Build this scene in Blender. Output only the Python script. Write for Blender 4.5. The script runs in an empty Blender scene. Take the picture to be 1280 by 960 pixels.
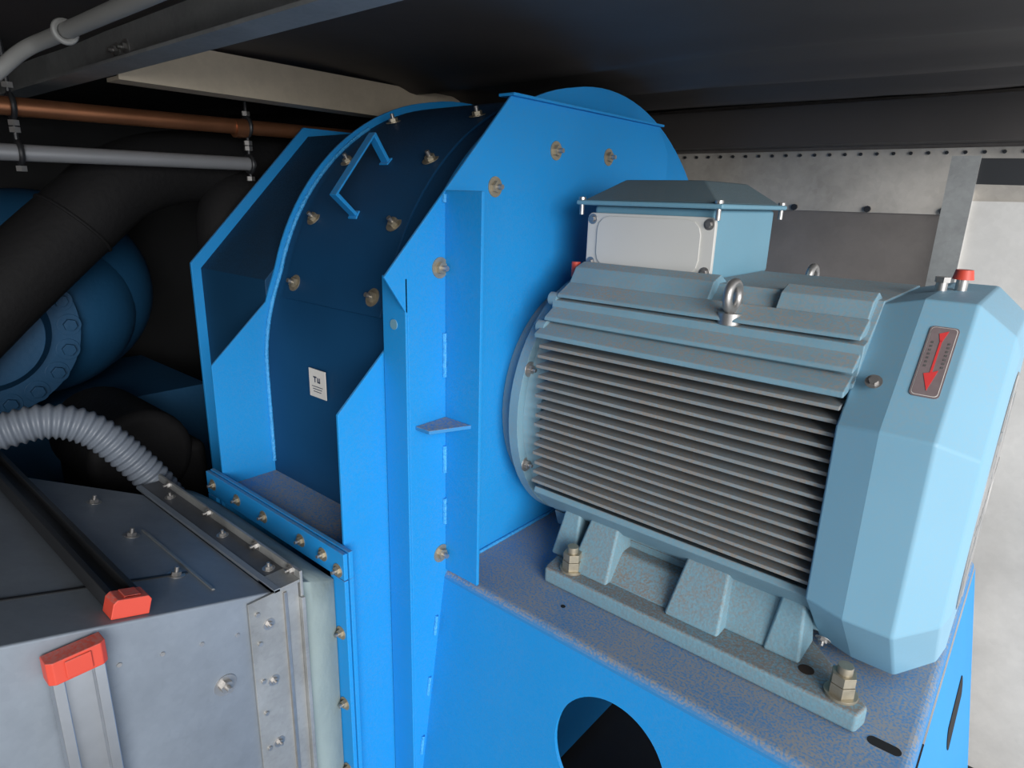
import bpy, bmesh, math
from mathutils import Vector, Matrix
scene = bpy.context.scene
try:
    scene.view_settings.view_transform = 'Standard'
except Exception:
    pass

# ------------------------------------------------------------------ materials
def mat(name, col, rough=.45, metal=0.0, dust=0.0, dustcol=(.30, .28, .27), mottle=.15, mscale=6,
        bump=0.0, bscale=60, alldust=0.0, patch=.45, spec=.5):
    m = bpy.data.materials.new(name); m.use_nodes = True
    nt = m.node_tree; N = nt.nodes; L = nt.links
    b = N['Principled BSDF']
    b.inputs['Roughness'].default_value = rough
    b.inputs['Metallic'].default_value = metal
    b.inputs['Specular IOR Level'].default_value = spec
    tc = N.new('ShaderNodeTexCoord')
    n1 = N.new('ShaderNodeTexNoise'); n1.inputs['Scale'].default_value = mscale
    n1.inputs['Detail'].default_value = 6
    L.new(tc.outputs['Object'], n1.inputs['Vector'])
    mx = N.new('ShaderNodeMix'); mx.data_type = 'RGBA'
    mx.inputs[6].default_value = (*[c * (1 - mottle) for c in col], 1)
    mx.inputs[7].default_value = (*[min(1, c * (1 + mottle)) for c in col], 1)
    L.new(n1.outputs['Fac'], mx.inputs[0])
    out = mx.outputs[2]
    if dust > 0 or alldust > 0:
        geo = N.new('ShaderNodeNewGeometry')
        sp = N.new('ShaderNodeSeparateXYZ'); L.new(geo.outputs['Normal'], sp.inputs[0])
        mr = N.new('ShaderNodeMapRange'); mr.inputs[1].default_value = .35; mr.inputs[2].default_value = .95
        mr.inputs[3].default_value = alldust; mr.inputs[4].default_value = dust
        L.new(sp.outputs['Z'], mr.inputs[0])
        n2 = N.new('ShaderNodeTexNoise'); n2.inputs['Scale'].default_value = 9; n2.inputs['Detail'].default_value = 8
        n2.inputs['Roughness'].default_value = .7
        L.new(tc.outputs['Object'], n2.inputs['Vector'])
        r2 = N.new('ShaderNodeMapRange'); r2.inputs[1].default_value = .3; r2.inputs[2].default_value = .62
        r2.inputs[3].default_value = patch; r2.inputs[4].default_value = 1.15
        L.new(n2.outputs['Fac'], r2.inputs[0])
        n3 = N.new('ShaderNodeTexNoise'); n3.inputs['Scale'].default_value = 230; n3.inputs['Detail'].default_value = 3
        L.new(tc.outputs['Object'], n3.inputs['Vector'])
        r3 = N.new('ShaderNodeMapRange'); r3.inputs[1].default_value = .40; r3.inputs[2].default_value = .60
        r3.inputs[3].default_value = .25; r3.inputs[4].default_value = 1.2
        L.new(n3.outputs['Fac'], r3.inputs[0])
        m1 = N.new('ShaderNodeMath'); m1.operation = 'MULTIPLY'
        L.new(mr.outputs[0], m1.inputs[0]); L.new(r2.outputs[0], m1.inputs[1])
        m2 = N.new('ShaderNodeMath'); m2.operation = 'MULTIPLY'; m2.use_clamp = True
        L.new(m1.outputs[0], m2.inputs[0]); L.new(r3.outputs[0], m2.inputs[1])
        mx2 = N.new('ShaderNodeMix'); mx2.data_type = 'RGBA'
        L.new(m2.outputs[0], mx2.inputs[0]); L.new(out, mx2.inputs[6])
        mx2.inputs[7].default_value = (*dustcol, 1)
        out = mx2.outputs[2]
        rr = N.new('ShaderNodeMapRange'); rr.inputs[3].default_value = rough; rr.inputs[4].default_value = .95
        L.new(m2.outputs[0], rr.inputs[0]); L.new(rr.outputs[0], b.inputs['Roughness'])
    L.new(out, b.inputs['Base Color'])
    if bump > 0:
        nb = N.new('ShaderNodeTexNoise'); nb.inputs['Scale'].default_value = bscale; nb.inputs['Detail'].default_value = 4
        L.new(tc.outputs['Object'], nb.inputs['Vector'])
        bp = N.new('ShaderNodeBump'); bp.inputs['Strength'].default_value = bump; bp.inputs['Distance'].default_value = .01
        L.new(nb.outputs['Fac'], bp.inputs['Height']); L.new(bp.outputs[0], b.inputs['Normal'])
    return m

def galv(name, col=(.42, .42, .41), rough=.5, metal=.6, amt=.25, scale=22, mixf=.93):
    m = bpy.data.materials.new(name); m.use_nodes = True
    nt = m.node_tree; N = nt.nodes; L = nt.links; b = N['Principled BSDF']
    b.inputs['Metallic'].default_value = metal; b.inputs['Roughness'].default_value = rough
    tc = N.new('ShaderNodeTexCoord')
    v = N.new('ShaderNodeTexVoronoi'); v.inputs['Scale'].default_value = scale * 6
    L.new(tc.outputs['Object'], v.inputs['Vector'])
    n = N.new('ShaderNodeTexNoise'); n.inputs['Scale'].default_value = scale / 4; n.inputs['Detail'].default_value = 9
    n.inputs['Roughness'].default_value = .65
    L.new(tc.outputs['Object'], n.inputs['Vector'])
    s = N.new('ShaderNodeSeparateColor'); L.new(v.outputs['Color'], s.inputs[0])
    mm = N.new('ShaderNodeMix'); mm.data_type = 'FLOAT'; mm.inputs[0].default_value = mixf
    L.new(s.outputs[0], mm.inputs[2]); L.new(n.outputs['Fac'], mm.inputs[3])
    cr = N.new('ShaderNodeValToRGB')
    cr.color_ramp.elements[0].position = .3; cr.color_ramp.elements[1].position = .7
    cr.color_ramp.elements[0].color = (*[c * (1 - amt) for c in col], 1)
    cr.color_ramp.elements[1].color = (*[min(1, c * (1 + amt)) for c in col], 1)
    L.new(mm.outputs[0], cr.inputs[0]); L.new(cr.outputs[0], b.inputs['Base Color'])
    return m

BLUE = (.005, .245, .62)
M = dict(
    blue=mat('blue_paint', BLUE, .6, mottle=.09, mscale=3, dust=.45, alldust=.07, dustcol=(.20, .24, .30), spec=.3),
    blue_dust=mat('blue_paint_dusty', (.02, .20, .48), .65, dust=1.1, dustcol=(.27, .275, .285), mottle=.06, patch=.45),
    shell=mat('shell_paint_shaded', (.006, .052, .135), .5, mottle=.2, dust=.3, dustcol=(.05, .06, .075), spec=.3),  # fan blue as seen in shadow, the shade put into the base colour
    inlet=mat('inlet_box_paint_shaded', (.006, .042, .10), .55, mottle=.2, dust=.6, dustcol=(.022, .026, .03), spec=.25),  # blue box with its shade put into the colour, darkest on upward faces
    weld=mat('weld_bead', (.04, .32, .70), .5, bump=.6, bscale=120),
    motor=mat('motor_paint', (.135, .28, .37), .55, dust=.85, dustcol=(.27, .255, .24), mottle=.16, mscale=14, bump=.05, bscale=200, alldust=.24),
    cover=mat('cover_paint', (.175, .375, .515), .48, dust=.25, dustcol=(.33, .335, .335), mottle=.08, mscale=4, alldust=.08),
    foot=mat('foot_cast_paint', (.145, .30, .385), .6, dust=1.25, dustcol=(.215, .20, .185), alldust=.38, mottle=.15, bump=.12, bscale=150),
    fin=mat('fin_dusty', (.17, .23, .27), .85, dust=1.0, dustcol=(.225, .205, .185), alldust=.9, mottle=.3, mscale=20),
    gap_shade=mat('fin_gap_shade', (.02, .026, .030), .9, alldust=.5, dust=.8, dustcol=(.045, .04, .035)),  # shade between the fins put into a dark colour
    tbox=mat('terminal_box_paint', (.13, .30, .405), .48, mottle=.08, dust=.2, alldust=.08),
    tlid=mat('terminal_lid_paint', (.075, .12, .145), .5, mottle=.15, dust=.45, dustcol=(.13, .14, .14)),
    white=mat('white_plate', (.54, .54, .52), .45, mottle=.06),
    conduit=mat('grey_plastic', (.27, .27, .26), .45, mottle=.06),
    steel=mat('steel', (.42, .41, .40), .4, metal=.85, mottle=.25, mscale=40),
    gold=mat('zinc_yellow', (.40, .36, .28), .42, metal=.7, mottle=.35, mscale=60),
    dark=mat('black_hole', (.004, .004, .005), .9, mottle=0),
    rust=mat('rusty_hole', (.03, .015, .008), .9, mottle=.3),
    rubber=mat('black_rubber', (.010, .010, .011), .75, mottle=.3, bump=.2, spec=.25),
    blackp=mat('dark_profile', (.03, .032, .036), .45, mottle=.3, metal=.3),
    hose=mat('grey_hose', (.155, .18, .22), .42, mottle=.1),
    navy=mat('navy_cast', (.012, .075, .17), .5, mottle=.2, bump=.1),
    copper=mat('copper', (.42, .18, .09), .38, metal=.8, mottle=.35, mscale=9),
    pipe=mat('grey_pipe', (.30, .31, .33), .4, metal=.3),
    canvas=mat('canvas', (.23, .29, .29), .85, mottle=.15, bump=.3, bscale=25),
    red=mat('red_plastic', (.56, .06, .035), .5, mottle=.2, dust=.35),
    alu=mat('aluminium', (.45, .48, .52), .35, metal=.85, mottle=.12, mscale=30),
    sticker=mat('paper', (.68, .66, .62), .6, mottle=.03),
    ink=mat('ink', (.05, .06, .10), .6, mottle=.02),
    labelm=mat('label_plate', (.19, .15, .155), .45, mottle=.25, mscale=60),
    arrow=mat('red_arrow', (.65, .05, .05), .5, mottle=.1),
    galv=galv('galvanized', (.35, .36, .36)),
    galvk=galv('dark_grey_steel', (.10, .105, .115), .5, .5),  # dark grey steel of the duct flange strip
    galvd=galv('galvanized_duct', (.225, .26, .305), .5, .4, .18, 16, .95),
    wall=galv('wall_galvanized', (.41, .385, .35), .6, .2, .34, 10, .95),
    wallp=galv('wall_panel_pale', (.60, .59, .57), .6, .1, .18, 10, .96),
    walld=galv('wall_galvanized_shade', (.16, .145, .135), .55, .3, .5, 4, .97),  # darker wall copy, shadow below the seam put into the colour
    beam=galv('beam_galvanized', (.52, .45, .35), .5, .3, .2, 12, .95),
    ceil=mat('ceiling_membrane', (.048, .043, .042), .62, mottle=.35, mscale=3, bump=.15, bscale=8),
    floor=mat('floor_dark', (.03, .03, .032), .8, mottle=.3),
    wleft=mat('wall_dark', (.015, .016, .018), .8, mottle=.4),
)

# ------------------------------------------------------------------ mesh builder
class MB:
    def __init__(s): s.v = []; s.f = []; s.m = []; s.mats = []
    def mi(s, k):
        if k not in s.mats: s.mats.append(k)
        return s.mats.index(k)
    def add(s, vs, fs, k):
        o = len(s.v); s.v += [tuple(p) for p in vs]; i = s.mi(k)
        for f in fs: s.f.append([a + o for a in f]); s.m.append(i)
    def box(s, x0, x1, y0, y1, z0, z1, k):
        vs = [(x, y, z) for x in (x0, x1) for y in (y0, y1) for z in (z0, z1)]
        s.add(vs, [(0, 1, 3, 2), (4, 6, 7, 5), (0, 4, 5, 1), (2, 3, 7, 6), (0, 2, 6, 4), (1, 5, 7, 3)], k)
    def hexa(s, a, b, k):
        s.add(list(a) + list(b), [(3, 2, 1, 0), (4, 5, 6, 7), (0, 1, 5, 4), (1, 2, 6, 5), (2, 3, 7, 6), (3, 0, 4, 7)], k)
    def prism(s, pts, ax, a, b, k):
        def mk(p, c):
            return {'X': (c, p[0], p[1]), 'Y': (p[0], c, p[1]), 'Z': (p[0], p[1], c)}[ax]
        n = len(pts)
        vs = [mk(p, a) for p in pts] + [mk(p, b) for p in pts]
        fs = [list(range(n))[::-1], list(range(n, 2 * n))] + [(i, (i + 1) % n, n + (i + 1) % n, n + i) for i in range(n)]
        s.add(vs, fs, k)
    def frame(s, pts, O, U, V, Nn, h, k):
        O, U, V, Nn = map(Vector, (O, U, V, Nn)); n = len(pts)
        vs = [O + U * p[0] + V * p[1] for p in pts] + [O + U * p[0] + V * p[1] + Nn * h for p in pts]
        fs = [list(range(n))[::-1], list(range(n, 2 * n))] + [(i, (i + 1) % n, n + (i + 1) % n, n + i) for i in range(n)]
        s.add(vs, fs, k)
    def sheet(s, prof, x0, x1, k, th=.006, flip=1):
        n = len(prof); offs = []
        for i in range(n):
            a = Vector(prof[max(0, i - 1)]); b = Vector(prof[min(n - 1, i + 1)]); d = (b - a).normalized()
            offs.append((prof[i][0] + d.y * th * flip, prof[i][1] - d.x * th * flip))
        s.prism(list(prof) + offs[::-1], 'X', x0, x1, k)
    def cyl(s, p0, p1, r0, k, r1=None, n=24):
        p0 = Vector(p0); p1 = Vector(p1); r1 = r0 if r1 is None else r1
        d = (p1 - p0).normalized(); u = d.orthogonal().normalized(); w = d.cross(u)
        vs = []
        for p, r in ((p0, r0), (p1, r1)):
            for i in range(n):
                a = 2 * math.pi * i / n; vs.append(p + (u * math.cos(a) + w * math.sin(a)) * r)
        fs = [list(range(n))[::-1], list(range(n, 2 * n))] + [(i, (i + 1) % n, n + (i + 1) % n, n + i) for i in range(n)]
        s.add(vs, fs, k)
    def tube(s, path, r, k, n=16, closed=False):
        P = [Vector(p) for p in path]; m = len(P)
        R = r if isinstance(r, (list, tuple)) else [r] * m
        u = None; vs = []
        for i in range(m):
            if closed: d = (P[(i + 1) % m] - P[i - 1]).normalized()
            else: d = (P[min(m - 1, i + 1)] - P[max(0, i - 1)]).normalized()
            if u is None: u = d.orthogonal().normalized()
            u = (u - d * u.dot(d)).normalized(); w = d.cross(u)
            for j in range(n):
                a = 2 * math.pi * j / n; vs.append(P[i] + (u * math.cos(a) + w * math.sin(a)) * R[i])
        fs = []
        for i in range(m if closed else m - 1):
            for j in range(n):
                a = i * n + j; b = i * n + (j + 1) % n; c = ((i + 1) % m) * n + (j + 1) % n; d2 = ((i + 1) % m) * n + j
                fs.append((a, b, c, d2))
        if not closed: fs += [list(range(n))[::-1], [(m - 1) * n + j for j in range(n)]]
        s.add(vs, fs, k)
    def torus(s, c, ax, R, r, k, n=32, m=12):
        c = Vector(c); ax = Vector(ax).normalized(); u = ax.orthogonal().normalized(); w = ax.cross(u)
        s.tube([c + (u * math.cos(2 * math.pi * i / n) + w * math.sin(2 * math.pi * i / n)) * R for i in range(n)], r, k, m, True)
    def bolt(s, p, nrm, r, k='gold', stud=True):
        p = Vector(p); d = Vector(nrm).normalized()
        s.cyl(p, p + d * r * .18, r * 2.15, k, n=24)
        s.cyl(p + d * r * .18, p + d * r * 1.05, r * 1.25, k, n=6)
        if stud: s.cyl(p + d * r * 1.05, p + d * r * 2.2, r * .55, 'steel', n=12)
    def ell(s, c, rx, ry, rz, k, n=32, m=20):
        vs = []; fs = []
        for i in range(m + 1):
            t = math.pi * i / m
            for j in range(n):
                a = 2 * math.pi * j / n
                vs.append((c[0] + rx * math.cos(t), c[1] + ry * math.sin(t) * math.cos(a), c[2] + rz * math.sin(t) * math.sin(a)))
        for i in range(m):
            for j in range(n):
                fs.append((i * n + j, i * n + (j + 1) % n, (i + 1) * n + (j + 1) % n, (i + 1) * n + j))
        s.add(vs, fs, k)
    def build(s, name, parent=None, bevel=0, seg=2, angle=35):
        me = bpy.data.meshes.new(name); me.from_pydata(s.v, [], s.f)
        for k in s.mats: me.materials.append(M[k])
        me.polygons.foreach_set('material_index', s.m)
        bm = bmesh.new(); bm.from_mesh(me); bmesh.ops.recalc_face_normals(bm, faces=bm.faces); bm.to_mesh(me); bm.free()
        me.polygons.foreach_set('use_smooth', [True] * len(me.polygons))
        me.set_sharp_from_angle(angle=math.radians(angle)); me.update()
        o = bpy.data.objects.new(name, me); scene.collection.objects.link(o)
        if bevel:
            b = o.modifiers.new('bevel', 'BEVEL'); b.width = bevel; b.segments = seg; b.limit_method = 'ANGLE'
            b.angle_limit = math.radians(25); b.harden_normals = True
        if parent: o.parent = parent
        return o

def empty(name):
    e = bpy.data.objects.new(name, None); scene.collection.objects.link(e); e.empty_display_size = .1; return e

def catmull(P, k=12):
    P = [Vector(p) for p in P]; Q = [P[0] * 2 - P[1]] + P + [P[-1] * 2 - P[-2]]; out = []
    for i in range(1, len(Q) - 2):
        for j in range(k):
            t = j / k; a, b, c, d = Q[i - 1:i + 3]
            out.append(.5 * ((2 * b) + (c - a) * t + (2 * a - 5 * b + 4 * c - d) * t * t + (3 * b - a - 3 * c + d) * t ** 3))
    out.append(P[-1]); return out

# ================================================================== FAN
CY, CZ = 1.36, .36
def rad(th):
    return max(.578, min(.855, .70 + (.0019 if th > 90 else .0027) * (90 - th)))
def arc(t0, t1, off=0, step=3):
    n = max(2, int(abs(t1 - t0) / step)); out = []
    for i in range(n + 1):
        t = t0 + (t1 - t0) * i / n; r = rad(t) + off
        out.append((CY + r * math.cos(math.radians(t)), CZ + r * math.sin(math.radians(t))))
    return out
XR, XL = -.98, -1.49
fan = empty('centrifugal_fan')
b = MB()
side = arc(162, -5) + [(2.2, -.92), (.66, -.92), (.66, .40)]
b.prism(side, 'X', XR - .006, XR, 'blue')
b.prism(side, 'X', XL, XL + .006, 'blue')
b.build('casing_side_plates', fan, .001, 1)
b = MB()
b.sheet([(.66, .09), (.80, .09)], XL + .006, XR - .006, 'blue_dust')
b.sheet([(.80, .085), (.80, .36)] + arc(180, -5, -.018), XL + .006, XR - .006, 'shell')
b.sheet([(.66, -.78), (2.1, -.78)], XL + .006, XR - .006, 'shell')
b.build('scroll_wrapper', fan)
b = MB()
b.tube([(XL + .010, y, z) for y, z in [(.797, .12), (.797, .36)] + arc(175, 110, -.014)], .005, 'weld', 8)
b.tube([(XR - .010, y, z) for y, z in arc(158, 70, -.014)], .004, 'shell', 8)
b.build('weld_seams', fan)
b = MB()
hp = arc(160, 101, -.018 + .001)
hp2 = arc(160, 101, -.018 + .007)
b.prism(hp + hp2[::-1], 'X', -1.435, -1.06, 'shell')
b.build('access_hatch', fan, .001, 1)
b = MB()
for th in (156, 140, 124, 108):
    for x in (-1.10, -1.40):
        r = rad(th) - .011; a = math.radians(th)
        b.bolt((x, CY + r * math.cos(a), CZ + r * math.sin(a)), (0, math.cos(a), math.sin(a)), .0095)
b.build('hatch_bolts', fan)
b = MB()
hx = -1.25
def sp(th, off):
    a = math.radians(th); r = rad(th) + off; return (CY + r * math.cos(a), CZ + r * math.sin(a))
out = [sp(139, -.012), sp(139, .060), sp(124, .060), sp(124, -.012)]
inn = [sp(138.2, -.012), sp(138.2, .054), sp(124.8, .054), sp(124.8, -.012)]
b.prism([out[0], out[1], out[2], out[3], inn[3], inn[2], inn[1], inn[0]], 'X', hx - .013, hx + .013, 'blue')
for t0 in (138.6, 124.4):
    b.prism([sp(t0 + 1.0, -.012), sp(t0 - 1.0, -.012), sp(t0 - 1.0, -.008), sp(t0 + 1.0, -.008)], 'X', hx - .016, hx + .016, 'blue')
b.build('handle', fan, .002)
b = MB()
b.box(-1.283, -1.218, .7925, .7945, .345, .412, 'sticker')
b.box(-1.265, -1.252, .7915, .7925, .392, .395, 'ink'); b.box(-1.260, -1.257, .7915, .7925, .381, .395, 'ink')
b.box(-1.249, -1.246, .7915, .7925, .381, .393, 'ink'); b.box(-1.242, -1.239, .7915, .7925, .381, .393, 'ink')
b.box(-1.249, -1.239, .7915, .7925, .381, .384, 'ink')
for i in range(3): b.box(-1.272 + .003 * i, -1.230 - .003 * i, .7917, .7925, .370 - i * .006, .3715 - i * .006, 'ink')
b.build('inspection_sticker', fan)
b = MB()
fx0, fx1, fz0, fz1 = -1.525, -.948, -.80, .128
for x0, x1, z0, z1 in ((fx0, fx1, fz1 - .06, fz1), (fx0, fx1, fz0, fz0 + .05), (fx0, fx0 + .045, fz0 + .05, fz1 - .06), (fx1 - .05, fx1, fz0 + .05, fz1 - .06)):
    b.box(x0, x1, .648, .658, z0, z1, 'blue')
    b.box(x0 + .001, x1 - .001, .636, .6455, z0 + .001, z1 - .001, 'blue')
b.build('outlet_flange', fan, .0015)
b = MB()
for x in (-1.49, -1.37, -1.25, -1.10, -1.02): b.bolt((x, .636, fz1 - .028), (0, -1, 0), .0068)
for z in (.085, -.06, -.235, -.41, -.585): b.bolt((fx1 - .022, .636, z), (0, -1, 0), .0068)
b.build('flange_bolts', fan)
b = MB()
prof = [(.815, .10), (.815, .59), (1.18, .965), (1.75, .965), (1.95, .7), (1.95, -.7), (.815, -.7)]
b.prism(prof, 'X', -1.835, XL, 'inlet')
rim = [(.79, .08), (.79, .605), (1.168, .99), (1.77, .99), (1.98, .72), (1.98, -.72), (.79, -.72)]
b.prism(rim, 'X', -1.845, -1.835, 'blue')
b.build('inlet_box', fan, .002)
# support plate on the drive side
b = MB()
SX = -.91
pl = [(1.057, 1.0), (1.672, 1.0), (1.74, .93), (1.74, -.92), (.776, -.92), (.776, .585), (.723, .66)]
b.prism(pl, 'X', SX - .006, SX, 'blue')
b.box(-.977, SX, .770, .776, -.92, .655, 'blue')
b.box(-.977, -.971, .776, .83, -.92, .655, 'blue')
b.box(SX - .03, SX + .012, 1.05, 1.68, .998, 1.004, 'blue')
b.build('support_plate', fan, .0015)
b = MB()
b.box(SX, -.815, .872, .880, .004, .812, 'blue')
b.prism([(SX, .79), (SX, .872), (-.835, .872), (-.87, .79)], 'Z', .355, .363, 'blue_dust')
b.build('vertical_rib', fan, .0015)
b = MB()
for z0, z1 in ((.79, .805), (.45, .54), (.24, .30), (.12, .18)):
    b.tube([(SX + .002, .868, z0 + (z1 - z0) * i / 6) for i in range(7)], .0045, 'weld', 8)
for z in (-.1, -.25, -.4):
    y = .862 + .148 * z
    b.tube([(SX + .002, y - .004 - .148 * i * .009, z - i * .009) for i in range(6)], .004, 'weld', 8)
b.tube([(SX + .004, .885 + i * .029, .003) for i in range(30)], .004, 'weld', 8)
b.build('weld_beads', fan)
b = MB()
for th in (101.25, 78.75, 56.25, 123.75, 146.25, 213.75):
    a = math.radians(th)
    b.bolt((SX, 1.32 + .556 * math.cos(a), .36 + .556 * math.sin(a)), (1, 0, 0), .0095)
b.cyl((-.943, .7705, .565), (-.943, .768, .565), .010, 'tbox', n=20)
b.build('plate_bolts', fan)

# ================================================================== PEDESTAL
ped = empty('fan_pedestal')
PB = 1.76
ZB = -.92
def xr(z): return -.018 - .16 * min(0, z)
b = MB()
b.prism([(SX, .885), (-.035, .885), (-.035, PB), (SX, PB)], 'Z', -.008, 0, 'blue_dust')
for i in range(5):
    a0 = math.pi / 2 * i / 5; a1 = math.pi / 2 * (i + 1) / 5; r = .017
    p = [(.885 - r * math.sin(a), -r + r * math.cos(a)) for a in (a0, a1)]
    q = [(-.035 + r * math.sin(a), -r + r * math.cos(a)) for a in (a0, a1)]
    b.add([(SX, p[0][0], p[0][1]), (q[0][0], p[0][0], p[0][1]), (q[1][0], p[1][0], p[1][1]), (SX, p[1][0], p[1][1])], [(0, 1, 2, 3)], 'blue_dust')
    b.add([(q[0][0], p[0][0], q[0][1]), (q[0][0], PB, q[0][1]), (q[1][0], PB, q[1][1]), (q[1][0], p[1][0], q[1][1])], [(0, 1, 2, 3)], 'blue_dust')
z0 = -.017
def F(x, z, d=0): return (x, .868 + .148 * (z - z0) + d, z)
hc = (-.455, -.19); hr = .117
corners = [(xr(ZB), ZB), (xr(z0), z0), (SX, z0), (SX, ZB)]
angs = sorted(set([2 * math.pi * i / 64 for i in range(64)] + [math.atan2(c[1] - hc[1], c[0] - hc[0]) % (2 * math.pi) for c in corners]))
def hit(a):
    dx, dz = math.cos(a), math.sin(a); best = 9
    for i in range(4):
        p = corners[i]; q = corners[(i + 1) % 4]; ex, ez = q[0] - p[0], q[1] - p[1]
        den = dx * ez - dz * ex
        if abs(den) < 1e-9: continue
        t = ((p[0] - hc[0]) * ez - (p[1] - hc[1]) * ex) / den
        s_ = ((p[0] - hc[0]) * dz - (p[1] - hc[1]) * dx) / den
        if t > 0 and -1e-6 <= s_ <= 1 + 1e-6: best = min(best, t)
    return (hc[0] + dx * best, hc[1] + dz * best)
vi = [(hc[0] + hr * math.cos(a), hc[1] + hr * math.sin(a)) for a in angs]; vo = [hit(a) for a in angs]
n = len(angs)
vs = [F(*p) for p in vi] + [F(*p) for p in vo] + [F(*p, .008) for p in vi] + [F(*p, .008) for p in vo]
fs = []
for i in range(n):
    j = (i + 1) % n
    fs += [(i, j, n + j, n + i), (2 * n + i, 3 * n + i, 3 * n + j, 2 * n + j), (i, 2 * n + i, 2 * n + j, j)]
b.add(vs, fs, 'blue')
b.add([(xr(z0), .868, z0), (xr(z0), PB, z0), (xr(ZB), PB, ZB), (xr(ZB), .868 + .148 * (ZB - z0), ZB)], [(0, 1, 2, 3)], 'blue')
b.build('pedestal_body', ped)
b = MB()
def slot(cx, cy, lx, r, z, k):
    pts = []
    for i in range(24):
        a = 2 * math.pi * i / 24; pts.append((cx + (lx if math.cos(a) > 0 else -lx) + r * math.cos(a), cy + r * math.sin(a)))
    b.prism(pts, 'Z', z, z + .0008, k)
slot(-.062, .997, .014, .010, .0, 'dark')
slot(-.64, .945, 0, .005, .0, 'dark')
for yc in (1.05, 1.45):
    pts = [(yc + (.09 if math.cos(a) > 0 else -.09) + .025 * math.cos(a), -.2 + .025 * math.sin(a)) for a in [2 * math.pi * i / 24 for i in range(24)]]
    b.frame([(p[0], p[1]) for p in pts], (xr(0) + .0005, 0, 0), (0, 1, 0), (-.16, 0, 1), (1, 0, 0), .001, 'dark')
b.build('pedestal_slots', ped)

# ================================================================== MOTOR
mot = empty('electric_motor')
MY, MZ = 1.32, .335
b = MB()
half = [(1.24, .05), (1.12, .10), (1.085, .17), (1.085, .50), (1.05, .527), (1.045, .545), (1.062, .553), (1.075, .585), (1.075, .60), (1.10, .604), (1.155, .648), (1.165, .66)]
prof = half + [(2 * MY - y, z) for y, z in half[::-1]]
b.prism(prof, 'X', -.80, -.205, 'motor')
b.build('stator_frame', mot, .002)
b = MB()
nf = 15
for i in range(nf):
    z = .212 + i * .0214
    for sgn in (-1, 1):
        y0 = MY + sgn * .305; y1 = MY + sgn * .225
        b.prism([(y0, z - .0034), (y0, z + .0034), (y1, z + .0050), (y1, z - .0050)], 'X', -.79 + (.003 * (i % 3)), -.212, 'fin')
b.box(-.785, -.22, 1.078, 1.084, .18, .515, 'gap_shade')  # dark sheet standing in for shade in the fin gaps
b.build('cooling_fins', mot, .0012, 2)
b = MB()
b.prism([(1.018, .527), (1.018, .537), (1.06, .556), (1.08, .535)], 'X', -.80, -.21, 'motor')
b.prism([(1.044, .560), (1.046, .568), (1.085, .592), (1.09, .57)], 'X', -.797, -.208, 'motor')
b.prism([(1.075, .606), (1.078, .613), (1.12, .635), (1.13, .61)], 'X', -.79, -.212, 'motor')
b.prism([(1.105, .612), (1.14, .665), (1.17, .675), (1.20, .66)], 'X', -.79, -.48, 'motor')
b.prism([(1.105, .612), (1.14, .660), (1.17, .672), (1.20, .66)], 'X', -.36, -.215, 'motor')
b.prism([(1.035, .19), (1.03, .178), (1.09, .12), (1.12, .16)], 'X', -.795, -.205, 'motor')
b.prism([(1.115, .10), (1.13, .06), (1.24, .045), (1.24, .1)], 'X', -.795, -.205, 'foot')
b.build('frame_ridges', mot, .0025)
b = MB()
b.cyl((-.86, MY, MZ), (-.835, MY, MZ), .305, 'motor', n=64)
b.cyl((-.835, MY, MZ), (-.80, MY, MZ), .285, 'motor', n=64, r1=.27)
b.cyl((-.909, MY, MZ), (-.86, MY, MZ), .27, 'motor', n=64)
for i in range(8):
    a = math.radians(22.5 + 45 * i)
    b.bolt((-.835, MY + .29 * math.cos(a), MZ + .29 * math.sin(a)), (1, 0, 0), .008, 'steel')
for z in (.545, .60):
    b.cyl((-.812, 1.05 + (z - .545) * .7, z), (-.79, 1.05 + (z - .545) * .7, z), .014, 'motor', n=20)
b.build('drive_end_shield', mot, .003)
b = MB()
def octr(x, h, c=.172, hb=None):
    hb = hb or h; q = h - c; qb = hb - c
    p = [(-h, -qb), (-h, q), (-q, h), (q, h), (h, q), (h, -qb), (q, -hb), (-q, -hb)]
    return [(x, MY + y, MZ + z) for y, z in p]
rings = [octr(-.21, .320, .165, .306), octr(-.150, .336, .172, .316), octr(-.082, .336, .172, .316), octr(-.030, .292, .152, .274), octr(-.022, .265, .138, .248)]
vs = sum(rings, []); fs = []
for i in range(len(rings) - 1):
    for j in range(8):
        fs.append((i * 8 + j, i * 8 + (j + 1) % 8, (i + 1) * 8 + (j + 1) % 8, (i + 1) * 8 + j))
fs += [list(range(8)), list(range((len(rings) - 1) * 8, len(rings) * 8))]
b.add(vs, fs, 'cover')
b.build('fan_cover', mot, .004, 3, 12)
b = MB()
for r in (.05, .09, .13, .17, .21):
    b.torus((-.022, MY, MZ), (1, 0, 0), r, .002, 'steel', 48, 6)
for a in range(0, 360, 45):
    c, s_ = math.cos(math.radians(a)), math.sin(math.radians(a))
    b.cyl((-.021, MY, MZ), (-.021, MY + .21 * c, MZ + .21 * s_), .002, 'steel', n=6)
b.build('cover_grille', mot)
b = MB()
S = math.sqrt(.5); U = (1, 0, 0); V = (0, S, S); Nn = (0, -S, S)
def rr(w, h, r=.006):
    out = []
    for cx, cy, a0 in ((w - r, h - r, 0), (-w + r, h - r, 90), (-w + r, -h + r, 180), (w - r, -h + r, 270)):
        for k in range(4):
            a = math.radians(a0 + 30 * k); out.append((cx + r * math.cos(a), cy + r * math.sin(a)))
    return out
O = Vector((-.113, MY - .336 + .093, MZ + .164 + .093))
b.frame(rr(.0185, .062), O, U, V, Nn, .0015, 'labelm')
O2 = O + Vector(Nn) * .0015
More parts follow.
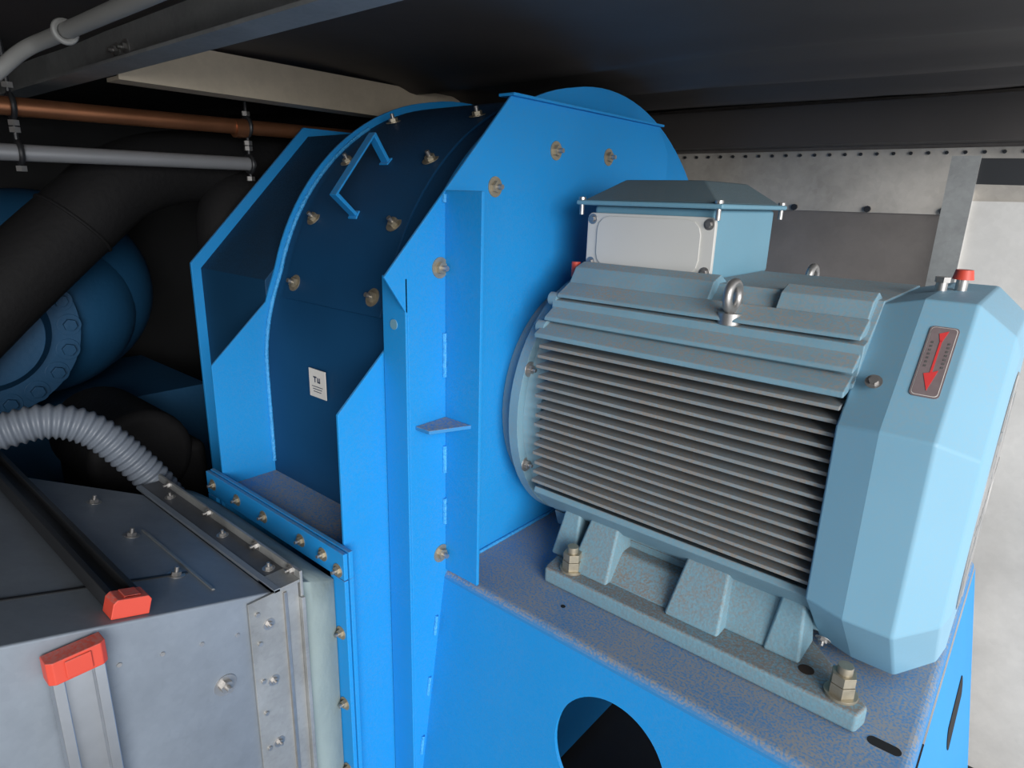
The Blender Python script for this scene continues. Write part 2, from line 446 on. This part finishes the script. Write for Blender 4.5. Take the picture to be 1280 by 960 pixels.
b.frame(rr(.0165, .060, .005), O2 , U, V, Nn, .0003, 'sticker')
b.frame(rr(.0158, .0593, .005), O2 + Vector(Nn) * .0003, U, V, Nn, .0003, 'labelm')
O2 = O2 + Vector(Nn) * .0006
b.frame([(-.0014, .036), (.0014, .036), (.0014, -.020), (.0080, -.016), (.0012, -.052), (-.0085, -.024), (-.0014, -.021)], O2, U, V, Nn, .0006, 'arrow')
b.frame([(-.005, .048), (.006, .054), (.0014, .034), (-.0014, .034)], O2, U, V, Nn, .0006, 'arrow')
for x in (-.010, .011):
    for k in range(7):
        yy = -.012 + k * .007
        b.frame([(x - .0016, yy), (x + .0016, yy), (x + .0016, yy + .0035), (x - .0016, yy + .0035)], O2, U, V, Nn, .0004, 'steel')
b.bolt(Vector((-.178, 1.04, .555)) + Vector(Nn) * .002, Nn, .0055, 'steel', False)
b.bolt((-.175, 1.012, .128), (0, -1, -.8), .0055, 'steel')
b.build('cover_label_and_screws', mot)
b = MB()
b.cyl((-.150, 1.30, .664), (-.150, 1.30, .685), .009, 'steel', n=12)
b.cyl((-.150, 1.30, .685), (-.150, 1.30, .694), .012, 'steel', n=6)
b.cyl((-.125, 1.33, .664), (-.125, 1.33, .69), .009, 'steel', n=16)
b.cyl((-.125, 1.33, .69), (-.125, 1.33, .706), .016, 'red', r1=.013, n=16)
b.cyl((-.81, 1.17, .64), (-.81, 1.17, .672), .010, 'red', n=12)
b.build('grease_nipple_caps', mot)
b = MB()
for y, s_ in ((1.095, -1), (1.545, 1)):
    c = Vector((-.425, y, .60))
    b.cyl(c, c + Vector((0, 0, .020)), .022, 'steel', n=24)
    b.torus(c + Vector((0, 0, .048)), (1, -.0, 0), .024, .0085, 'steel', 32, 12)
b.build('lifting_eyes', mot)
b = MB()
bx0, bx1, by0, by1, bz0, bz1 = -.795, -.512, 1.185, 1.50, .656, .792
b.box(bx0 + .01, bx1 - .0, by0 + .006, by1, bz0, bz1, 'tbox')
b.box(bx0 + .05, bx1 - .04, by0 + .05, by1 - .05, .64, .67, 'tbox')
b.build('terminal_box_body', mot, .008, 3)
b = MB()
a = [(bx0 - .022, by0 - .018, bz1), (bx1 + .02, by0 - .018, bz1), (bx1 + .02, by1 + .02, bz1), (bx0 - .022, by1 + .02, bz1)]
a2 = [(p[0], p[1], p[2] + .010) for p in a]
b.hexa(a, a2, 'tbox')
c0 = [(bx0 - .010, by0 - .006, bz1 + .010), (bx1 + .008, by0 - .006, bz1 + .010), (bx1 + .008, by1 + .01, bz1 + .010), (bx0 - .010, by1 + .01, bz1 + .010)]
c1 = [(bx0 + .055, by0 + .05, bz1 + .053), (bx1 - .05, by0 + .05, bz1 + .053), (bx1 - .05, by1 - .05, bz1 + .053), (bx0 + .055, by1 - .05, bz1 + .053)]
b.hexa(c0, c1, 'tlid')
b.build('terminal_box_lid', mot, .004, 3)
b = MB()
wc = ((bx0 + bx1) / 2 + .003, .719)
b.frame(rr(.143, .058, .012), (wc[0], by0 + .006, wc[1]), (1, 0, 0), (0, 0, 1), (0, -1, 0), .010, 'white')
b.build('gland_plate', mot, .002)
b = MB()
b.frame(rr(.116, .052, .028), (wc[0], by0 - .004, wc[1]), (1, 0, 0), (0, 0, 1), (0, -1, 0), .003, 'white')
for sx in (-.130, .130):
    for sz in (-.045, .045):
        b.bolt((wc[0] + sx, by0 - .004, wc[1] + sz), (0, -1, 0), .005, 'steel', False)
for x, y in ((bx0 - .01, by0 - .012), (bx1 + .01, by0 - .012), (bx1 + .01, by1 + .01)):
    b.cyl((x, y, bz1 - .02), (x, y, bz1 + .014), .005, 'steel', n=10)
    b.cyl((x, y, bz1 + .010), (x, y, bz1 + .016), .008, 'steel', n=10)
b.build('gland_plate_screws', mot, .0008, 1)
for sgn in (1, -1):
    b = MB()
    def Y(y): return y if sgn == 1 else 2 * MY - y
    rail_ = [(-.723, .988), (-.103, .988), (-.095, 1.022), (-.215, 1.14), (-.75, 1.15), (-.728, 1.0)]
    b.prism([(x, Y(y)) for x, y in rail_], 'Z', .001, .036, 'foot')
    b.prism([(Y(y), z) for y, z in [(1.11, .03), (1.125, .16), (1.16, .16), (1.16, .03)]], 'X', -.74, -.235, 'foot')
    for x0, x1, w in ((-.735, -.70, .04), (-.665, -.60, .055), (-.44, -.36, .07), (-.26, -.225, .05)):
        yb = Y(1.015 + (.0 if w > .05 else .03))
        base = [(x0 - .015, yb, .036), (x1 + .015, yb, .036), (x1 + .015, Y(1.13), .036), (x0 - .015, Y(1.13), .036)]
        top_ = [(x0, Y(1.085), .165), (x1, Y(1.085), .165), (x1, Y(1.13), .165), (x0, Y(1.13), .165)]
        b.hexa(base, top_, 'foot')
    b.hexa([(-.60, Y(1.03), .036), (-.44, Y(1.03), .036), (-.44, Y(1.12), .036), (-.60, Y(1.12), .036)],
           [(-.60, Y(1.085), .085), (-.44, Y(1.085), .085), (-.44, Y(1.12), .085), (-.60, Y(1.12), .085)], 'foot')
    b.hexa([(-.36, Y(1.05), .036), (-.25, Y(1.05), .036), (-.25, Y(1.12), .036), (-.36, Y(1.12), .036)],
           [(-.36, Y(1.09), .13), (-.25, Y(1.09), .13), (-.25, Y(1.12), .13), (-.36, Y(1.12), .13)], 'foot')
    b.build('foot_front' if sgn == 1 else 'foot_rear', mot, .006, 3)
b = MB()
for x in (-.675, -.137):
    b.cyl((x, 1.022, .036), (x, 1.022, .041), .026, 'gold', n=28)
    b.cyl((x, 1.022, .041), (x, 1.022, .060), .021, 'gold', n=6)
    b.cyl((x, 1.022, .061), (x, 1.022, .078), .020, 'gold', n=6)
    b.cyl((x, 1.022, .078), (x, 1.022, .092), .012, 'gold', n=16)
b.cyl((-.197, 1.043, .0362), (-.197, 1.043, .0368), .013, 'rust', n=20)
b.build('foot_bolts', mot, .0015)

# ================================================================== CONNECTOR + DUCT
con = empty('flexible_duct_connector')
b = MB()
nn = 10
def crs(x0, x1, z0, z1, m=12):
    out = []
    for i in range(m): out.append((x0 + (x1 - x0) * i / m, z1, 0, 1))
    for i in range(m): out.append((x1, z1 + (z0 - z1) * i / m, 1, 0))
    for i in range(m): out.append((x1 + (x0 - x1) * i / m, z0, 0, -1))
    for i in range(m): out.append((x0, z0 + (z1 - z0) * i / m, -1, 0))
    return out
vs = []; L_ = None
for k in range(nn + 1):
    t = k / nn; y = .547 + .087 * t; bul = .010 * math.sin(math.pi * t)
    c = crs(-1.53 + .06 * t, -.962 - .022 * t, -.76, .105 - .045 * t); L_ = len(c)
    for i, (x, z, nx, nz) in enumerate(c):
        wv = .006 * math.sin(i * 1.3 + t * 3)
        vs.append((x + nx * (bul + wv * (1 - t)), y, z + nz * (bul + wv * (1 - t))))
fs = [(k * L_ + i, k * L_ + (i + 1) % L_, (k + 1) * L_ + (i + 1) % L_, (k + 1) * L_ + i) for k in range(nn) for i in range(L_)]
b.add(vs, fs, 'canvas'); b.build('canvas_sleeve', con, angle=80)

duct = empty('ventilation_duct')
def zd(y): return .115 + .29 * (.49 - y)
def xl(y): return -1.52 - .9 * (.49 - y)
def xd(y): return -.955 + .02 * (.49 - y)
b = MB()
y1, y0 = .49, -.45
b.hexa([(xl(y0), y0, -.8), (xd(y0), y0, -.8), (xd(y0), y0, zd(y0)), (xl(y0), y0, zd(y0))],
       [(xl(y1), y1, -.8), (xd(y1), y1, -.8), (xd(y1), y1, zd(y1)), (xl(y1), y1, zd(y1))], 'galvd')
b.build('duct_body', duct, .004)
b = MB()
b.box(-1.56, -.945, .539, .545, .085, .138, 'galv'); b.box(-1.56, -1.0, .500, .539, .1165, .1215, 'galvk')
b.box(-1.0, -.945, .488, .539, .1165, .1225, 'galv')
b.box(-1.56, -.945, .488, .500, .1165, .1235, 'galvd')
b.box(-.985, -.94, .537, .545, -.82, .085, 'galv'); b.box(-.9535, -.9485, .44, .537, -.82, .1165, 'galv')
b.box(-.951, -.944, .505, .512, -.8, .11, 'steel')
b.build('duct_flange', duct, .001, 1)
b = MB()
for x in (-1.50, -1.30, -1.10, -.975): b.bolt((x, .539, .130), (0, -1, 0), .006, 'steel')
for x in (-1.45, -1.20, -1.02): b.bolt((x, .520, .1215), (0, 0, 1), .0055, 'steel')
for x in (-1.08, -1.28, -1.486): b.bolt((x, .38, zd(.38)), (0, .25, 1), .007, 'steel')
b.bolt((-.953, .39, -.018), (1, 0, 0), .009, 'steel')
for z in (.06, -.06, -.2): b.bolt((-.9485, .475, z), (1, 0, 0), .005, 'steel')
for z in (.09, .03, -.05, -.12, -.2, -.3):
    b.cyl((-.955, .455, z), (-.9445, .455, z), .004, 'steel', n=10)
for y in (.42, .36, .30, .24): b.cyl((xd(y) - .001, y, zd(y) - .07), (xd(y) + .002, y, zd(y) - .07), .0035, 'steel', n=10)
b.build('duct_fasteners', duct)
b = MB()
def top(x, y, dz=0): return (x, y, zd(y) + dz)
b.hexa([top(-1.085, .05, -.002), top(-1.078, .05, -.002), top(-1.078, .40, -.002), top(-1.085, .40, -.002)],
       [top(-1.085, .05, .002), top(-1.078, .05, .002), top(-1.078, .40, .002), top(-1.085, .40, .002)], 'blackp')
b.hexa([top(-1.30, .405, -.002), top(-1.0, .405, -.002), top(-1.0, .41, -.002), top(-1.30, .41, -.002)],
       [top(-1.30, .405, .003), top(-1.0, .405, .003), top(-1.0, .41, .003), top(-1.30, .41, .003)], 'galv')
b.build('duct_seams', duct)

def rail(name, O, U, V, Nn, length, w, metalk):
    e = empty(name)
    prof = [(-w, 0), (w, 0), (w, .022), (w * .55, .022), (w * .55, .010), (-w * .55, .010), (-w * .55, .022), (-w, .022)]
    b = MB(); b.frame(prof, O, V, Nn, U, length, metalk); b.build('profile', e, .0015)
    b = MB(); O = Vector(O); U = Vector(U).normalized(); V = Vector(V); Nn = Vector(Nn)
    b.frame([(-w * 1.12, -.002), (w * 1.12, -.002), (w * 1.12, .022), (w * .9, .028), (-w * .9, .028), (-w * 1.12, .022)], O - U * .030, V, Nn, U, .035, 'red')
    b.frame([(-w * .5, .028), (w * .5, .028), (w * .5, .031), (-w * .5, .031)], O - U * .026, V, Nn, U, .027, 'red')
    b.build('end_cap', e, .003, 2)
    return e
rail('mounting_rail', (-.99, .268, zd(.268) + .003), (-1, 0, 0), (0, .960, -.28), (0, .28, .960), .85, .024, 'blackp')
rail('mounting_rail', (-.942, .185, .160), (.0, 0, -1), (0, 1, 0), (1, 0, 0), .8, .032, 'alu')

# ================================================================== HOSES & PIPES
b = MB()
pth = catmull([(-1.72, .06, .22), (-1.70, .17, .262), (-1.68, .28, .284), (-1.66, .364, .292), (-1.64, .433, .262), (-1.62, .492, .192), (-1.60, .555, .085), (-1.60, .60, -.05), (-1.62, .62, -.3)], 60)
acc = [0]
for i in range(1, len(pth)): acc.append(acc[-1] + (pth[i] - pth[i - 1]).length)
tot = acc[-1]; ns = int(tot / .0022); rs = []; j = 0
for i in range(ns + 1):
    d = tot * i / ns
    while j < len(acc) - 2 and acc[j + 1] < d: j += 1
    t = (d - acc[j]) / max(1e-9, acc[j + 1] - acc[j]); rs.append(pth[j].lerp(pth[j + 1], t))
rad_ = [.0380 + .0030 * math.sin(2 * math.pi * i / 8.0) for i in range(ns + 1)]
b.tube(rs, rad_, 'hose', 24)
b.build('corrugated_hose', angle=60)
b = MB()
b.tube(catmull([(-2.1, .05, .20), (-2.1, .25, .38), (-2.1, .409, .529), (-2.1, .60, .70), (-2.1, .75, .82), (-2.12, .95, .87), (-2.15, 1.3, .88)]), .105, 'rubber', 32)
b.torus((-2.1, .60, .70), (0, .7, .7), .105, .005, 'rubber', 40, 8)
b.build('insulated_pipe')
b = MB()
b.tube(catmull([(-2.05, 1.10, .80), (-2.05, 1.02, .76), (-2.04, .985, .66), (-2.04, .985, .4), (-2.04, .985, .1), (-2.04, .985, -.9)]), .075, 'rubber', 28)
b.build('insulated_pipe')
comp = empty('compressor_housing')
b = MB()
b.ell((-2.62, .60, .46), .30, .36, .33, 'navy', 48, 28)
b.ell((-2.50, .56, .42), .24, .30, .28, 'navy', 48, 28)
b.cyl((-2.5, .37, .40), (-2.27, .37, .40), .245, 'navy', n=64)
b.cyl((-2.265, .37, .40), (-2.235, .37, .40), .245, 'navy', n=64)
b.cyl((-2.235, .37, .40), (-2.18, .37, .40), .17, 'navy', r1=.14, n=64)
for i in range(18):
    a = 2 * math.pi * i / 18
    b.bolt((-2.235, .37 + .215 * math.cos(a), .40 + .215 * math.sin(a)), (1, 0, 0), .015, 'navy', False)
b.box(-2.9, -2.3, .2, 1.0, -.95, .12, 'navy')
b.build('cast_body', comp, .006)
b = MB()
b.box(-2.25, -1.88, .50, .80, -.95, .07, 'rubber')
b.cyl((-2.25, .62, .06), (-1.87, .62, .06), .14, 'rubber', n=32)
b.build('air_filter_housing', None, .03, 4)
b = MB()
b.cyl((-1.9, -.1, .963), (-1.9, 1.40, .985), .021, 'copper')
b.cyl((-1.9, .98, .974), (-1.9, 1.02, .976), .026, 'copper')
b.build('copper_pipe')
b = MB()
b.cyl((-1.9, -.1, .865), (-1.9, 1.03, .878), .019, 'pipe')
b.build('steel_pipe')
for nm, y in (('pipe_clamp', .455), ('pipe_clamp', 1.02)):
    b = MB()
    b.torus((-1.9, y, .965 + .015 * y), (0, 1, 0), .026, .006, 'blackp', 24, 8)
    b.torus((-1.9, y, .866 + .011 * y), (0, 1, 0), .024, .006, 'blackp', 24, 8)
    b.cyl((-1.9, y, .84), (-1.9, y, 1.11), .005, 'blackp', n=8)
    for z in (.83, .915, .93, 1.01): b.cyl((-1.9, y, z), (-1.9, y, z + .012), .012, 'steel', n=6)
    b.build(nm)
b = MB()
b.tube(catmull([(-.6, .435, 1.062), (-1.02, .435, 1.06), (-1.40, .42, 1.05), (-1.50, .39, 1.03), (-1.56, .33, .97), (-1.60, .25, .93)]), .013, 'conduit', 16)
b.torus((-1.36, .42, 1.05), (1, 0, 0), .016, .005, 'conduit', 24, 8)
b.build('cable_conduit')
# ================================================================== ROOM
b = MB()
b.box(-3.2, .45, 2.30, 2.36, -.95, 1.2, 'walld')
b.box(-3.2, .45, 2.294, 2.30, .79, .975, 'wall')
b.box(-3.2, -.95, 2.296, 2.30, -.95, .79, 'wall')
b.box(-.235, .45, 2.282, 2.30, -.95, .83, 'wallp')
b.box(-.25, -.235, 2.270, 2.30, -.95, .86, 'wallp')
for i in range(40): b.cyl((-1.4 + i * .045, 2.294, .962), (-1.4 + i * .045, 2.289, .962), .005, 'blackp', n=8)
for x in (-.86, -.72, -.5, -.3): b.cyl((x, 2.294, .80), (x, 2.286, .80), .010, 'blackp', n=8)
b.build('wall_back')
b = MB()
b.box(-3.2, .45, 2.20, 2.294, .985, 1.0, 'ceil'); b.box(-3.2, .45, 2.19, 2.2, .985, 1.1, 'ceil')
b.build('ceiling_beam')
b = MB(); b.box(-3.26, -3.2, -1.3, 2.36, -.95, 1.2, 'wleft'); b.build('wall_left')
b = MB(); b.box(-3.26, -.05, -1.36, -1.3, -.95, 1.2, 'wleft'); b.build('front_light_blocker')  # unseen wall added to keep light off the casing and left side
b = MB(); b.box(-3.26, .45, -1.36, 2.36, -1.0, -.95, 'floor'); b.build('floor')
b = MB()
nx, ny = 90, 140; vs = []
for i in range(nx + 1):
    for j in range(ny + 1):
        x = -3.26 + (3.26 + .2) * i / nx; y = -1.36 + 3.72 * j / ny
        z = 1.125 + .006 * math.sin(y * 7 + .6 * math.sin(x * 3)) + .004 * math.sin(x * 5 + y * 3)
        for yc, dep in ((1.45, .018), (1.72, .03), (1.98, .045)):
            z -= dep * math.exp(-((y - yc - .03 * math.sin(x * 2.5 + yc * 5)) / .05) ** 2)
        vs.append((x, y, z))
fs = [(i * (ny + 1) + j, (i + 1) * (ny + 1) + j, (i + 1) * (ny + 1) + j + 1, i * (ny + 1) + j + 1) for i in range(nx) for j in range(ny)]
b.add(vs, fs, 'ceil'); b.box(-3.26, .2, -1.36, 2.36, 1.17, 1.2, 'ceil')
b.build('ceiling', angle=80)
b = MB()
b.box(-1.66, -1.65, .60, 2.2, 1.035, 1.12, 'beam'); b.box(-1.72, -1.65, .60, 2.2, 1.027, 1.035, 'beam')
b.build('ceiling_beam')
b = MB()
b.box(-3.2, -.55, .585, .592, 1.04, 1.118, 'galv'); b.box(-3.2, -.55, .53, .592, 1.034, 1.04, 'galv')
for x in (-1.55, -1.60): b.bolt((x, .585, 1.075), (0, -1, 0), .008, 'steel')
b.build('ceiling_beam')
b = MB()
b.box(-.235, -.185, 1.80, 1.806, -.95, .92, 'galv'); b.box(-.240, -.235, 1.80, 1.84, -.95, .92, 'galv')
b.prism([(-.185, .915), (.25, .905), (.25, .85), (-.185, .86)], 'Y', 1.807, 1.812, 'blackp')
b.build('support_bracket')

# ================================================================== LIGHT
w = bpy.data.worlds.new('World'); scene.world = w; w.use_nodes = True
bg = w.node_tree.nodes['Background']; bg.inputs[0].default_value = (.95, .97, 1, 1); bg.inputs[1].default_value = 1.1
def sun(name, d, st, ang, col):
    l = bpy.data.lights.new(name, 'SUN'); l.energy = st; l.angle = math.radians(ang); l.color = col
    o = bpy.data.objects.new(name, l); scene.collection.objects.link(o)
    o.rotation_euler = Vector(d).to_track_quat('-Z', 'Y').to_euler()
sun('daylight_sun', (-.80, .50, -.20), 3.7, 36, (1, .98, .95))

# ================================================================== CAMERA
cam = bpy.data.cameras.new('camera'); co = bpy.data.objects.new('camera', cam); scene.collection.objects.link(co)
cam.sensor_width = 36; cam.lens = 22.5; cam.clip_start = .01
Zf = Vector((-.6180, .7356, -.2779)).normalized()
X = Vector((.7601, .6491, .0278)); X = (X - Zf * X.dot(Zf)).normalized(); up = X.cross(Zf)
m = Matrix((X, up, -Zf)).transposed()
co.matrix_world = Matrix.Translation((0, 0, .8)) @ m.to_4x4()
scene.camera = co
